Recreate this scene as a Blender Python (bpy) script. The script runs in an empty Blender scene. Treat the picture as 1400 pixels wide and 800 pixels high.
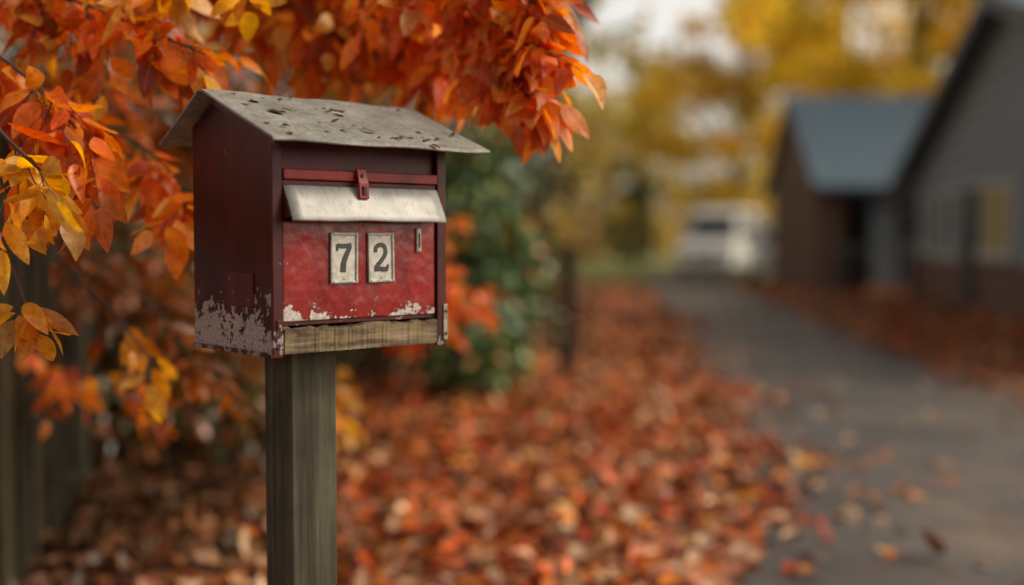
import bpy, math, random
import numpy as np
from mathutils import Vector, Matrix
random.seed(7); rng=np.random.default_rng(7)
S=bpy.context.scene
S.view_settings.view_transform='Standard'
try: S.view_settings.look='None'
except: pass
S.view_settings.exposure=0
COL=S.collection

# ---------------------------------------------------------------- helpers
def link(o,parent=None):
    COL.objects.link(o)
    if parent: o.parent=parent
    return o
def empty(name,loc=(0,0,0),rotz=0):
    e=bpy.data.objects.new(name,None); e.location=loc; e.rotation_euler=(0,0,rotz); e.empty_display_size=.2
    return link(e)
def mesh_obj(name,verts,faces,mat=None,parent=None,smooth=False,bevel=0,seg=2):
    me=bpy.data.meshes.new(name); me.from_pydata([tuple(v) for v in verts],[],[tuple(f) for f in faces]); me.update()
    if mat: me.materials.append(mat)
    if smooth:
        me.polygons.foreach_set('use_smooth',[True]*len(me.polygons))
    o=bpy.data.objects.new(name,me); link(o,parent)
    if bevel:
        m=o.modifiers.new('b','BEVEL'); m.width=bevel; m.segments=seg; m.limit_method='ANGLE'; m.angle_limit=math.radians(30)
    return o
def box(name,a,b,mat,parent=None,bevel=0,seg=2):
    x0,y0,z0=a;x1,y1,z1=b
    v=[(x0,y0,z0),(x1,y0,z0),(x1,y1,z0),(x0,y1,z0),(x0,y0,z1),(x1,y0,z1),(x1,y1,z1),(x0,y1,z1)]
    f=[(0,3,2,1),(4,5,6,7),(0,1,5,4),(1,2,6,5),(2,3,7,6),(3,0,4,7)]
    return mesh_obj(name,v,f,mat,parent,bevel=bevel,seg=seg)
def prism_x(name,prof,x0,x1,mat,parent=None,bevel=0,seg=2,smooth=False):
    n=len(prof); v=[(x0,p[0],p[1]) for p in prof]+[(x1,p[0],p[1]) for p in prof]
    f=[tuple(range(n-1,-1,-1)),tuple(range(n,2*n))]+[(i,(i+1)%n,n+(i+1)%n,n+i) for i in range(n)]
    return mesh_obj(name,v,f,mat,parent,bevel=bevel,seg=seg,smooth=smooth)
def cyl(name,p0,p1,r,mat,parent=None,n=20,bevel=0):
    p0=Vector(p0);p1=Vector(p1);d=(p1-p0).normalized()
    a=d.orthogonal().normalized();b=d.cross(a)
    v=[];
    for p in(p0,p1):
        for i in range(n):
            t=2*math.pi*i/n; v.append(p+a*math.cos(t)*r+b*math.sin(t)*r)
    f=[tuple(range(n-1,-1,-1)),tuple(range(n,2*n))]+[(i,(i+1)%n,n+(i+1)%n,n+i) for i in range(n)]
    return mesh_obj(name,v,f,mat,parent,bevel=bevel)
class Tubes:
    def __init__(s): s.v=[];s.f=[]
    def add(s,pts,r0,r1,n=5):
        pts=[Vector(p) for p in pts]; base=len(s.v); m=len(pts)
        for i,p in enumerate(pts):
            d=(pts[min(i+1,m-1)]-pts[max(i-1,0)]).normalized()
            a=d.cross(Vector((.31,.2,.93))); 
            if a.length<.05: a=d.cross(Vector((1,0,0)))
            a.normalize(); b=d.cross(a); r=r0+(r1-r0)*i/(m-1)
            for k in range(n):
                t=2*math.pi*k/n; s.v.append(p+a*math.cos(t)*r+b*math.sin(t)*r)
        for i in range(m-1):
            for k in range(n):
                s.f.append((base+i*n+k,base+i*n+(k+1)%n,base+(i+1)*n+(k+1)%n,base+(i+1)*n+k))
    def make(s,name,mat,parent): return mesh_obj(name,s.v,s.f,mat,parent,smooth=True)
def smooth_path(pts,k=6):
    pts=[Vector(p) for p in pts]; out=[]
    P=[pts[0]]+pts+[pts[-1]]
    for i in range(1,len(P)-2):
        for j in range(k):
            t=j/k; a,b,c,d=P[i-1],P[i],P[i+1],P[i+2]
            out.append(.5*((2*b)+(c-a)*t+(2*a-5*b+4*c-d)*t*t+(3*b-a-3*c+d)*t**3))
    out.append(pts[-1]); return out

# ---------------------------------------------------------------- node helpers
def newmat(name):
    m=bpy.data.materials.new(name); m.use_nodes=True
    nt=m.node_tree; nt.nodes.clear()
    out=nt.nodes.new('ShaderNodeOutputMaterial'); bs=nt.nodes.new('ShaderNodeBsdfPrincipled')
    nt.links.new(bs.outputs[0],out.inputs[0])
    return m,nt,bs,out
def ramp(nt,fac,stops,interp='LINEAR'):
    r=nt.nodes.new('ShaderNodeValToRGB'); r.color_ramp.interpolation=interp
    e=r.color_ramp.elements
    while len(e)<len(stops): e.new(.5)
    for i,(p,c) in enumerate(stops):
        e[i].position=p; e[i].color=(*c,1) if len(c)==3 else c
    nt.links.new(fac,r.inputs[0]); return r
def coords(nt,scale=(1,1,1)):
    tc=nt.nodes.new('ShaderNodeTexCoord'); mp=nt.nodes.new('ShaderNodeMapping'); mp.inputs['Scale'].default_value=scale
    nt.links.new(tc.outputs['Object'],mp.inputs[0]); return mp.outputs[0]
def noise(nt,vec,scale,detail=5,rough=.6):
    n=nt.nodes.new('ShaderNodeTexNoise'); n.inputs['Scale'].default_value=scale; n.inputs['Detail'].default_value=detail; n.inputs['Roughness'].default_value=rough
    nt.links.new(vec,n.inputs['Vector']); return n.outputs['Fac']
def math_(nt,op,a,b=None,clamp=False):
    m=nt.nodes.new('ShaderNodeMath'); m.operation=op; m.use_clamp=clamp
    for i,x in enumerate((a,b)):
        if x is None: continue
        if isinstance(x,(int,float)): m.inputs[i].default_value=x
        else: nt.links.new(x,m.inputs[i])
    return m.outputs[0]
def mix(nt,fac,a,b,mode='MIX'):
    m=nt.nodes.new('ShaderNodeMix'); m.data_type='RGBA'; m.blend_type=mode
    for i,x in ((0,fac),(6,a),(7,b)):
        if isinstance(x,(int,float)): m.inputs[i].default_value=x
        elif isinstance(x,tuple): m.inputs[i].default_value=(*x,1)
        else: nt.links.new(x,m.inputs[i])
    return m.outputs[2]
def bump(nt,bs,h,strength=.3,dist=.01):
    b=nt.nodes.new('ShaderNodeBump'); b.inputs['Strength'].default_value=strength; b.inputs['Distance'].default_value=dist
    nt.links.new(h,b.inputs['Height']); nt.links.new(b.outputs[0],bs.inputs['Normal'])
def simple(name,col,rough=.6,metal=0,var=.25,scale=20,bmp=.1,bd=.002):
    m,nt,bs,_=newmat(name); v=coords(nt); n=noise(nt,v,scale)
    c=ramp(nt,n,[(.25,tuple(x*(1-var) for x in col)),(.75,tuple(min(1,x*(1+var)) for x in col))])
    nt.links.new(c.outputs[0],bs.inputs['Base Color']); bs.inputs['Roughness'].default_value=rough; bs.inputs['Metallic'].default_value=metal
    if bmp: bump(nt,bs,noise(nt,v,scale*3),bmp,bd)
    return m

# ---------------------------------------------------------------- materials
def paint_mat(name,base,dark,rough,chip_lo,chip_amt,chipcol,nscale=55,streak=False,span=.10,corner=False,thr=.72,spec=.25):
    m,nt,bs,_=newmat(name); v=coords(nt); bs.inputs['Specular IOR Level'].default_value=spec
    sep=nt.nodes.new('ShaderNodeSeparateXYZ'); nt.links.new(v,sep.inputs[0])
    big=noise(nt,v,9,4); mid=noise(nt,v,22,5); fine=noise(nt,v,nscale,8,.7); fine2=noise(nt,v,nscale*4,4)
    mr=nt.nodes.new('ShaderNodeMapRange'); mr.interpolation_type='SMOOTHSTEP'
    mr.inputs['From Min'].default_value=chip_lo+span; mr.inputs['From Max'].default_value=chip_lo-.01
    mr.inputs['To Min'].default_value=0; mr.inputs['To Max'].default_value=chip_amt
    nt.links.new(sep.outputs['Z'],mr.inputs['Value']); q=mr.outputs[0]
    if corner:
        cx=math_(nt,'DIVIDE',math_(nt,'ABSOLUTE',math_(nt,'SUBTRACT',sep.outputs['X'],.181)),.165)
        cx=math_(nt,'ADD',math_(nt,'MULTIPLY',math_(nt,'POWER',cx,2.0),.5),.60); q=math_(nt,'MULTIPLY',q,cx)
    a=math_(nt,'ADD',fine,q); b=math_(nt,'MULTIPLY',math_(nt,'SUBTRACT',mid,.5),.75); a=math_(nt,'ADD',a,b)
    mask=ramp(nt,a,[(thr,(0,0,0)),(thr+.012,(1,1,1))]).outputs[0]
    rim=ramp(nt,a,[(thr-.05,(0,0,0)),(thr,(1,1,1))]).outputs[0]
    c=mix(nt,ramp(nt,big,[(.3,(0,0,0)),(.7,(1,1,1))]).outputs[0],dark,base)
    grime=ramp(nt,fine2,[(.35,(.84,.82,.82)),(.65,(1.06,1.06,1.06))]).outputs[0]
    c=mix(nt,1.0,c,grime,'MULTIPLY')
    # sparse dirt specks
    c=mix(nt,ramp(nt,noise(nt,v,150,3,.6),[(.66,(0,0,0)),(.71,(.75,.75,.75))]).outputs[0],c,tuple(x*.2 for x in base))
    drip=noise(nt,coords(nt,(1,1,.2)),24,4,.5)
    c=mix(nt,1.0,c,ramp(nt,drip,[(.35,(.68,.62,.62)),(.6,(1.05,1.05,1.05))]).outputs[0],'MULTIPLY')
    c=mix(nt,math_(nt,'MULTIPLY',rim,.6),c,tuple(x*.25 for x in base))
    cc=ramp(nt,fine2,[(.3,tuple(x*.45 for x in chipcol)),(.6,chipcol)]).outputs[0]
    c=mix(nt,mask,c,cc)
    nt.links.new(c,bs.inputs['Base Color'])
    rr=mix(nt,mask,(rough,)*3,(.85,)*3); rr2=mix(nt,.22,rr,mid); nt.links.new(rr2,bs.inputs['Roughness'])
    h=math_(nt,'SUBTRACT',math_(nt,'MULTIPLY',fine2,.08),math_(nt,'MULTIPLY',mask,.7))
    if streak:
        w=noise(nt,coords(nt,(1,1,.6)),55,4,.5); h=math_(nt,'ADD',h,math_(nt,'MULTIPLY',w,.9))
        w=noise(nt,v,16,2); h=math_(nt,'ADD',h,math_(nt,'MULTIPLY',w,2.6))
    bump(nt,bs,h,.65,.0018)
    return m
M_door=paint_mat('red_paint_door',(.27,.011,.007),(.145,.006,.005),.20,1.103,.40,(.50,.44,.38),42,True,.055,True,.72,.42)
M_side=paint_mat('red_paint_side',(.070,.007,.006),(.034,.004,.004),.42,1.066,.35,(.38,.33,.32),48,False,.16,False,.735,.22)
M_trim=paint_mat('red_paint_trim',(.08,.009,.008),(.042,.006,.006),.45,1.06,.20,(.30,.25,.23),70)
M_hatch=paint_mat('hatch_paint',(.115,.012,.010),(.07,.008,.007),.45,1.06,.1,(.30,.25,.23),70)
M_bar=paint_mat('red_paint_bar',(.26,.012,.009),(.15,.007,.006),.35,1.0,.0,(.3,.2,.18),60)
def wood_mat(name,c1,c2,c3,sc=(40,40,2.5),moss=0.0,piece=0,mosscol=(.10,.11,.03)):
    m,nt,bs,_=newmat(name); v=coords(nt,sc); n=noise(nt,v,1,8,.65); v0=coords(nt); n2=noise(nt,v0,7,5); bs.inputs['Specular IOR Level'].default_value=.25
    c=ramp(nt,n,[(.28,c1),(.5,c2),(.75,c3)]).outputs[0]
    c=mix(nt,1.0,c,ramp(nt,n2,[(.3,(.6,.6,.6)),(.7,(1.15,1.15,1.15))]).outputs[0],'MULTIPLY')
    if piece:
        oi=nt.nodes.new('ShaderNodeObjectInfo'); c=mix(nt,1.0,c,ramp(nt,oi.outputs['Random'],[(0,(.35,.32,.28)),(1,(1.6,1.5,1.2))]).outputs[0],'MULTIPLY')
    if moss:
        mk=ramp(nt,noise(nt,v0,25,6),[(.5,(0,0,0)),(.62,(moss,)*3)]).outputs[0]
        c=mix(nt,mk,c,mosscol)
    nt.links.new(c,bs.inputs['Base Color']); bs.inputs['Roughness'].default_value=.8
    bump(nt,bs,n,.8,.003); return m
M_post=wood_mat('weathered_post_wood',(.024,.022,.013),(.062,.056,.034),(.115,.105,.07),(55,55,2.2))
M_ledge=wood_mat('ledge_wood',(.025,.017,.010),(.15,.105,.06),(.38,.30,.20),(7,90,90),.7,0,(.20,.15,.06))
M_fence=wood_mat('fence_wood',(.009,.007,.004),(.021,.016,.008),(.042,.034,.016),(30,30,2),.3,1,(.045,.045,.012))
M_stake=wood_mat('stake_wood',(.025,.015,.01),(.05,.03,.02),(.09,.055,.04))
M_roof,nt,bs,_=newmat('weathered_roof_sheet'); v=coords(nt); n1=noise(nt,v,14,6); n2=noise(nt,v,130,7,.75); n3=noise(nt,v,45,7,.7); n4=noise(nt,v,260,3,.6)
c=ramp(nt,n1,[(.3,(.15,.148,.13)),(.7,(.31,.305,.27))]).outputs[0]
c=mix(nt,1.0,c,ramp(nt,n2,[(.3,(.55,.55,.53)),(.7,(1.2,1.2,1.2))]).outputs[0],'MULTIPLY')
c=mix(nt,ramp(nt,n3,[(.53,(0,0,0)),(.64,(.75,.75,.75))]).outputs[0],c,(.11,.09,.055))
c=mix(nt,ramp(nt,n4,[(.63,(0,0,0)),(.68,(.85,.85,.85))]).outputs[0],c,(.045,.03,.02))
nt.links.new(c,bs.inputs['Base Color']); bs.inputs['Roughness'].default_value=.65; bump(nt,bs,n2,.5,.0012)
M_flap,nt,bs,_=newmat('dull_flap_metal'); v=coords(nt); n1=noise(nt,v,16,6); n2=noise(nt,coords(nt,(1,1,.3)),90,6,.7)
c=ramp(nt,n1,[(.3,(.19,.187,.175)),(.7,(.33,.325,.30))]).outputs[0]
c=mix(nt,ramp(nt,n2,[(.52,(0,0,0)),(.68,(.6,.6,.6))]).outputs[0],c,(.13,.10,.07))
nt.links.new(c,bs.inputs['Base Color']); bs.inputs['Roughness'].default_value=.5; bs.inputs['Metallic'].default_value=.2; bump(nt,bs,n2,.25,.001)
M_steel=simple('old_steel',(.24,.22,.18),.5,.6,.5,80)
M_plate=simple('plate_enamel',(.44,.42,.35),.45,0,.35,70)
M_plateframe=simple('plate_frame',(.28,.275,.25),.45,.2,.5,90,.5)
M_digit=simple('digit_black',(.015,.015,.015),.5,0,.2,60)
M_hole=simple('dark_slot',(.008,.008,.008),.7)

def leaf_mat(name,transl=.35,veins=True,rough=.45,spots=True,boost=1.6,diffuse=False,spec=.5):
    m,nt,bs,out=newmat(name)
    at=nt.nodes.new('ShaderNodeAttribute'); at.attribute_name='Col'
    c=at.outputs['Color']; v=coords(nt)
    if diffuse:
        nt.nodes.remove(bs); bs=nt.nodes.new('ShaderNodeBsdfDiffuse')
    else: bs.inputs['Specular IOR Level'].default_value=spec
    if veins:
        n=noise(nt,v,60,3)
        c=mix(nt,1.0,c,ramp(nt,n,[(.3,(.7,.6,.5)),(.7,(1.2,1.25,1.2))]).outputs[0],'MULTIPLY')
    if spots:
        c=mix(nt,ramp(nt,noise(nt,v,170,2),[(.64,(0,0,0)),(.72,(.7,.7,.7))]).outputs[0],c,(.10,.03,.012))
    if veins:
        uv=nt.nodes.new('ShaderNodeUVMap'); uv.uv_map='UVMap'
        sp=nt.nodes.new('ShaderNodeSeparateXYZ'); nt.links.new(uv.outputs[0],sp.inputs[0])
        av=math_(nt,'ABSOLUTE',math_(nt,'SUBTRACT',sp.outputs['Y'],.5))
        mid=ramp(nt,av,[(.02,(1,1,1)),(.05,(0,0,0))]).outputs[0]
        sv=math_(nt,'SINE',math_(nt,'MULTIPLY',math_(nt,'SUBTRACT',sp.outputs['X'],math_(nt,'MULTIPLY',av,.55)),50))
        sd=ramp(nt,sv,[(.90,(0,0,0)),(.98,(.5,.5,.5))]).outputs[0]
        vn=math_(nt,'MAXIMUM',mid,sd)
        c=mix(nt,math_(nt,'MULTIPLY',vn,.5),c,mix(nt,.5,c,(.6,.35,.1)))
        bump(nt,bs,vn,.3,.001)
    nt.links.new(c,bs.inputs['Color' if diffuse else 'Base Color']); 
    if not diffuse: bs.inputs['Roughness'].default_value=rough
    if transl or diffuse:
        tr=nt.nodes.new('ShaderNodeBsdfTranslucent'); hs=nt.nodes.new('ShaderNodeHueSaturation'); hs.inputs['Saturation'].default_value=1.1; hs.inputs['Value'].default_value=boost
        nt.links.new(c,hs.inputs['Color']); nt.links.new(hs.outputs[0],tr.inputs['Color'])
        ms=nt.nodes.new('ShaderNodeMixShader'); ms.inputs[0].default_value=transl
        nt.links.new(bs.outputs[0],ms.inputs[1]); nt.links.new(tr.outputs[0],ms.inputs[2]); nt.links.new(ms.outputs[0],out.inputs[0])
    return m
M_leaf=leaf_mat('autumn_leaf',.48,spec=.5,rough=.38)
M_litter=leaf_mat('fallen_leaf',0,True,.45,spec=.28)
M_bgleaf=leaf_mat('tree_leaf',.5,False,.6,False,1.5,True)
M_hedgeleaf=leaf_mat('hedge_leaf',0,False,.3,False)
M_bark=wood_mat('bark',(.02,.016,.012),(.05,.04,.03),(.09,.075,.06),(25,25,4))
M_twig=simple('twig_bark',(.06,.03,.02),.7)

# ---------------------------------------------------------------- leaf mesh builder
def nrm(a): return a/np.maximum(np.linalg.norm(a,axis=-1,keepdims=True),1e-9)
def build_leaves(name,pos,dr,nm,L,W,curl,fold,col,mat,parent=None,rows=5,smooth=True):
    n=len(pos); pos=np.asarray(pos,float); dr=nrm(np.asarray(dr,float)); nm=np.asarray(nm,float)
    sd=nrm(np.cross(nm,dr)); nm=np.cross(dr,sd)
    ts=np.linspace(0,1,rows+2)
    prof=np.sin(np.pi*ts**.85)**.85*(1-.25*ts); prof[0]=prof[-1]=0
    verts=[];uvs=[]
    c=np.where(np.abs(curl)<.02,.02,curl)
    wob=rng.normal(0,.05,(n,))
    for i,t in enumerate(ts):
        a=c*t; x=L*np.sin(a)/c; z=-L*(1-np.cos(a))/c
        ctr=pos+dr*x[:,None]+nm*z[:,None]+sd*(wob*L*math.sin(math.pi*t))[:,None]
        if i in(0,len(ts)-1): verts.append(ctr); uvs.append((t,.5))
        else:
            w=W*.5*prof[i]; up=w*fold+L*.02*np.sin(9*t+wob*60)
            verts.append(ctr-sd*w[:,None]+nm*up[:,None]); uvs.append((t,.5-.5*prof[i]))
            verts.append(ctr); uvs.append((t,.5))
            verts.append(ctr+sd*w[:,None]+nm*(w*fold-L*.02*np.sin(7*t+wob*40))[:,None]); uvs.append((t,.5+.5*prof[i]))
    V=np.stack(verts,1); k=V.shape[1]; V=V.reshape(-1,3)
    F=[(0,2,1),(0,3,2)]
    for r in range(rows-1):
        b=1+3*r; F+= [(b,b+1,b+4,b+3),(b+1,b+2,b+5,b+4)]
    b=1+3*(rows-1); e=k-1; F+=[(b,b+1,e),(b+1,b+2,e)]
    lt=np.array([len(f) for f in F]); li=np.concatenate([np.array(f) for f in F])
    loops=(li[None,:]+np.arange(n)[:,None]*k).ravel()
    tot=np.tile(lt,n); st=np.concatenate([[0],np.cumsum(tot)[:-1]])
    me=bpy.data.meshes.new(name); me.vertices.add(len(V)); me.vertices.foreach_set('co',V.ravel().astype(np.float32))
    me.loops.add(len(loops)); me.loops.foreach_set('vertex_index',loops.astype(np.int32))
    me.polygons.add(len(tot)); me.polygons.foreach_set('loop_start',st.astype(np.int32)); me.polygons.foreach_set('loop_total',tot.astype(np.int32))
    me.update(calc_edges=True)
    uvl=me.uv_layers.new(name='UVMap'); U=np.array(uvs)[li]; U=np.tile(U,(n,1)); uvl.data.foreach_set('uv',U.ravel().astype(np.float32))
    ca=me.color_attributes.new('Col','FLOAT_COLOR','POINT'); C=np.concatenate([np.repeat(col,k,0),np.ones((n*k,1))],1); ca.data.foreach_set('color',C.ravel().astype(np.float32))
    if smooth: me.polygons.foreach_set('use_smooth',np.ones(len(tot),bool))
    me.materials.append(mat)
    o=bpy.data.objects.new(name,me); return link(o,parent)
def palette(n,cols,w,var=.25):
    cols=np.array(cols,float); w=np.array(w,float); w/=w.sum()
    i=rng.choice(len(cols),n,p=w); j=rng.choice(len(cols),n,p=w); t=rng.random((n,1))*.35
    c=cols[i]*(1-t)+cols[j]*t
    return np.clip(c*(1+rng.normal(0,var,(n,1))),.004,.9)

# ---------------------------------------------------------------- mailbox
ANG=math.radians(42)
MB=empty('mailbox',(-.40,1.90,0),ANG)
W=.362; D=.2845; Z0=1.052
slope=(1.509-1.409)/.245
def roofz(t): return 1.409+(t+.06)*slope if t<=.185 else 1.509-(t-.185)*(.087/.165)
def side(name,x0,x1):
    pr=[(0.003,Z0),(D,Z0),(D,roofz(D)-.004),(.185,1.501),(0.003,roofz(0)-.004)]
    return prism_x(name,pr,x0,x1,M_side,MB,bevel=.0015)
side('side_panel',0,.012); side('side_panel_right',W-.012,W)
box('back_panel',(.0125,D-.012,Z0),(W-.0125,D-.001,1.43),M_side,MB)
box('floor_panel',(.0125,.012,Z0+.002),(W-.0125,D-.0125,Z0+.014),M_side,MB)
box('corner_trim',(-.003,-.006,Z0-.004),(.0165,.0025,1.427),M_trim,MB,.0015)
box('corner_trim_right',(W-.0165,-.006,Z0-.004),(W+.004,.0025,1.427),M_trim,MB,.0015)
box('front_upper_panel',(.017,.006,1.366),(W-.017,.014,1.43),M_trim,MB,.001)
box('front_upper_backing',(.017,.010,1.28),(W-.017,.018,1.365),M_trim,MB,.001)
box('lid_bar',(.018,-.008,1.348),(W-.018,.009,1.366),M_bar,MB,.002)
box('lid_lip',(.018,-.003,1.338),(W-.018,.0085,1.3475),M_trim,MB,.0015)
h=prism_x('hasp',[(-.0085,1.372),(-.0125,1.371),(-.020,1.345),(-.022,1.318),(-.0185,1.317),(-.0165,1.344),(-.0085,1.362)],.161,.182,M_bar,MB,bevel=.0015)
box('hasp_slot',(.1680,-.0236,1.324),(.1750,-.021,1.340),M_hole,MB,.0008)
cyl('hasp_rivet',(.1715,-.014,1.360),(.1715,-.020,1.358),.003,M_steel,MB,12)
fl=[]; nx=14; prof=[(.000,1.339),(-.006,1.336),(-.019,1.312),(-.031,1.288),(-.034,1.281),(-.033,1.278)]
for i in range(nx+1):
    s=i/nx
    for j,(y,z) in enumerate(prof):
        x=.019+(W-.038)*s
        wob=.0012*math.sin(s*9+j*.7)+ (.001*math.sin(s*17) if j>=3 else 0)
        fl.append((x,y+wob*.6,z+wob*.5))
m=len(prof); ff=[(i*m+j,(i+1)*m+j,(i+1)*m+j+1,i*m+j+1) for i in range(nx) for j in range(m-1)]
o=mesh_obj('letter_flap',fl,ff,M_flap,MB,smooth=True); sm=o.modifiers.new('s','SOLIDIFY'); sm.thickness=.0022; sm.offset=0
for x in(.017,W-.0195):
    prism_x('flap_cheek',[(.004,1.338),(-.005,1.334),(-.03,1.286),(.004,1.279)],x,x+.0022,M_trim,MB)
box('door',(.019,-.001,1.108),(W-.019,.010,1.279),M_door,MB,.002)
box('door_lower_lip',(.019,.002,1.1005),(W-.019,.012,1.1075),M_trim,MB,.001)
lv=[];nn=90; zz_=0
for i in range(nn+1):
    x=.018+(W-.036)*i/nn
    zz_=zz_*.8+random.gauss(0,.0009)
    if random.random()<.05: zz_-=.003
    zt=1.0985+max(-.006,min(.0015,zz_)); yb=-.006+random.uniform(-.0006,.0006)
    lv+=[(x,yb,Z0+.001+random.uniform(0,.001)),(x,yb-.001,zt-.003),(x,.003,zt),(x,.012,zt),(x,.012,Z0+.001)]
lf=[]
for i in range(nn):
    for j in range(5):
        lf.append((i*5+j,i*5+(j+1)%5,(i+1)*5+(j+1)%5,(i+1)*5+j))
lf+= [(4,3,2,1,0),tuple(nn*5+j for j in range(5))]
mesh_obj('bottom_ledge',lv,lf,M_ledge,MB)
def plate(name,sc,ch,tilt):
    e=bpy.data.objects.new(name,None); e.location=(sc,-.0015,1.2145); e.rotation_euler=(0,tilt,0); link(e,MB)
    w=.0285;h=.0445
    box('plate_back',(-w+.004,-.002,-h+.004),(w-.004,.0005,h-.004),M_plate,e,.0005)
    for a,b in (((-w,-.0045,-h),(-w+.0048,.0006,h)),((w-.0048,-.0045,-h),(w,.0006,h)),((-w+.005,-.0045,h-.0048),(w-.005,.0006,h)),((-w+.005,-.0045,-h),(w-.005,.0006,-h+.0048))):
        box('plate_rim',a,b,M_plateframe,e,.0012)
    for zz in(h-.0075,-h+.0075):
        cyl('rivet',(0,-.002,zz),(0,-.0032,zz),.0014,M_steel,e,10)
    if ch=='7': strokes=[([(-.0145,.0215),(-.005,.0208),(.006,.0212),(.0150,.0225)],.0085,.0080),([(.0125,.0205),(.005,.006),(-.001,-.008),(-.0025,-.0245)],.008,.0115),([(-.0145,.0235),(-.0145,.018),(-.014,.0125)],.0045,.0035)]
    else: strokes=[([(-.0115,.0095),(-.0110,.0180),(-.003,.0225),(.0060,.0210),(.0100,.0130),(.0080,.0035),(.000,-.006),(-.0075,-.0135),(-.0115,-.0185)],.0078,.0082),([(-.0145,-.0205),(-.003,-.0200),(.006,-.0215),(.0145,-.0205)],.0090,.0082),([(.0135,-.020),(.0145,-.0125)],.0055,.0030)]
    V=[];F=[]
    for si,(pts,w0,w1) in enumerate(strokes):
        P=smooth_path([(p[0],0,p[1]) for p in pts],6) if len(pts)>2 else [Vector((p[0],0,p[1])) for p in pts]
        b0=len(V);mm=len(P)
        for i,p in enumerate(P):
            d=(P[min(i+1,mm-1)]-P[max(i-1,0)]).normalized(); nr=Vector((-d.z,0,d.x)); t=i/(mm-1); w_=(w0+(w1-w0)*t)*.5
            dy=-.0028-.0002*si
            for sgn,yy in((-1,dy),(1,dy),(1,-.0018),(-1,-.0018)):
                q=p+nr*w_*sgn; V.append((q.x,yy,q.z))
        for i in range(mm-1):
            for j in range(4): F.append((b0+i*4+j,b0+i*4+(j+1)%4,b0+(i+1)*4+(j+1)%4,b0+(i+1)*4+j))
        F+= [(b0+3,b0+2,b0+1,b0),tuple(b0+(mm-1)*4+j for j in range(4))]
    mesh_obj('digit_'+('seven' if ch=='7' else 'two'),V,F,M_digit,e)
plate('number_plate_seven',.140,'7',.01); plate('number_plate_two',.2185,'2',-.012)
box('lock_plate',(.297,-.006,1.222),(.3095,0,1.268),M_steel,MB,.003,3)
box('lock_slot',(.3015,-.0068,1.232),(.305,-.0055,1.258),M_hole,MB,.0008)
box('corner_bracket',(W-.004,-.0085,1.058),(W+.006,-.0055,1.125),M_steel,MB,.001)
for zz in(1.07,1.112): cyl('screw',(W+.001,-.0085,zz),(W+.001,-.0105,zz),.0028,M_digit,MB,10)
box('corner_bracket_left',(.003,-.0085,1.062),(.013,-.0055,1.112),M_trim,MB,.001)
for zz in(1.072,1.102): cyl('screw',(.008,-.0085,zz),(.008,-.0102,zz),.0022,M_steel,MB,10)
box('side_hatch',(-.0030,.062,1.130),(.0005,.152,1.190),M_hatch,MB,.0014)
cyl('hatch_screw',(-.0028,.075,1.142),(-.0050,.075,1.142),.0022,M_steel,MB,10)
cyl('hatch_screw',(-.0028,.140,1.178),(-.0050,.140,1.178),.0022,M_steel,MB,10)
box('side_base_strip',(-.0035,.01,Z0-.004),(.0,D,Z0+.004),M_trim,MB,.001)
def roofsheet(name,prof,x0,x1,th=.0045):
    n=24;V=[];F=[];m=len(prof)
    for i in range(n+1):
        x=x0+(x1-x0)*i/n
        for j,(y,z) in enumerate(prof):
            V.append((x,y+ (random.uniform(-.0007,.0007) if j in(0,m-1) else 0),z+.0012*math.sin(i*.55+j*2)+random.uniform(-.0004,.0004)))
    for i in range(n):
        for j in range(m-1): F.append((i*m+j,(i+1)*m+j,(i+1)*m+j+1,i*m+j+1))
    o=mesh_obj(name,V,F,M_roof,MB); s=o.modifiers.new('s','SOLIDIFY'); s.thickness=th; s.offset=1; b=o.modifiers.new('b','BEVEL'); b.width=.001; b.segments=2; b.limit_method='ANGLE'
    return o
roofsheet('roof',[(-.062,1.4055),(-.060,1.409),(.06,1.409+.12*slope),(.178,1.5065),(.192,1.5065),(.27,1.509-.085*.527),(.35,1.422)],-.034,.425)
prism_x('roof_fascia',[(-.03,1.4135),(.0,1.4265),(.185,1.500),(.185,1.488),(.0,1.412),(-.03,1.40)],-.012,-.004,M_trim,MB)
k=60; P=[];DR=[];NM=[];sc=[]
for i in range(k):
    s=random.uniform(-.01,.41); t=random.uniform(-.05,.17)
    if i>40: s=random.gauss(.3,.05); t=random.gauss(-.03,.012)
    P.append((s,t,roofz(t)+.0065)); a=random.uniform(0,6.28); DR.append((math.cos(a),math.sin(a),math.sin(a)*slope+random.uniform(0,.25))); NM.append((random.gauss(0,.2),-slope,1)); sc.append(random.choice([.005,.007,.010,.018,.025]))
P.append((.035,.075,roofz(.075)+.007));DR.append((.9,-.3,-.05));NM.append((0,-slope,1));sc.append(.05)
P.append((.19,.12,roofz(.12)+.007));DR.append((.8,-.5,-.15));NM.append((0,-slope,1));sc.append(.035)
sc=np.array(sc)
build_leaves('roof_debris',P,DR,NM,sc,sc*.55,rng.normal(.4,.8,k+2),rng.normal(.2,.3,k+2),palette(k+2,[(.04,.022,.015),(.10,.05,.025),(.2,.17,.15)],[4,2,.6]),M_litter,MB,rows=3)
pc=(.118,.109); h_=.047
po=box('post',(pc[0]-h_,pc[1]-h_,-.3),(pc[0]+h_,pc[1]+h_,Z0+.001),M_post,MB,.004,3)

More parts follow.
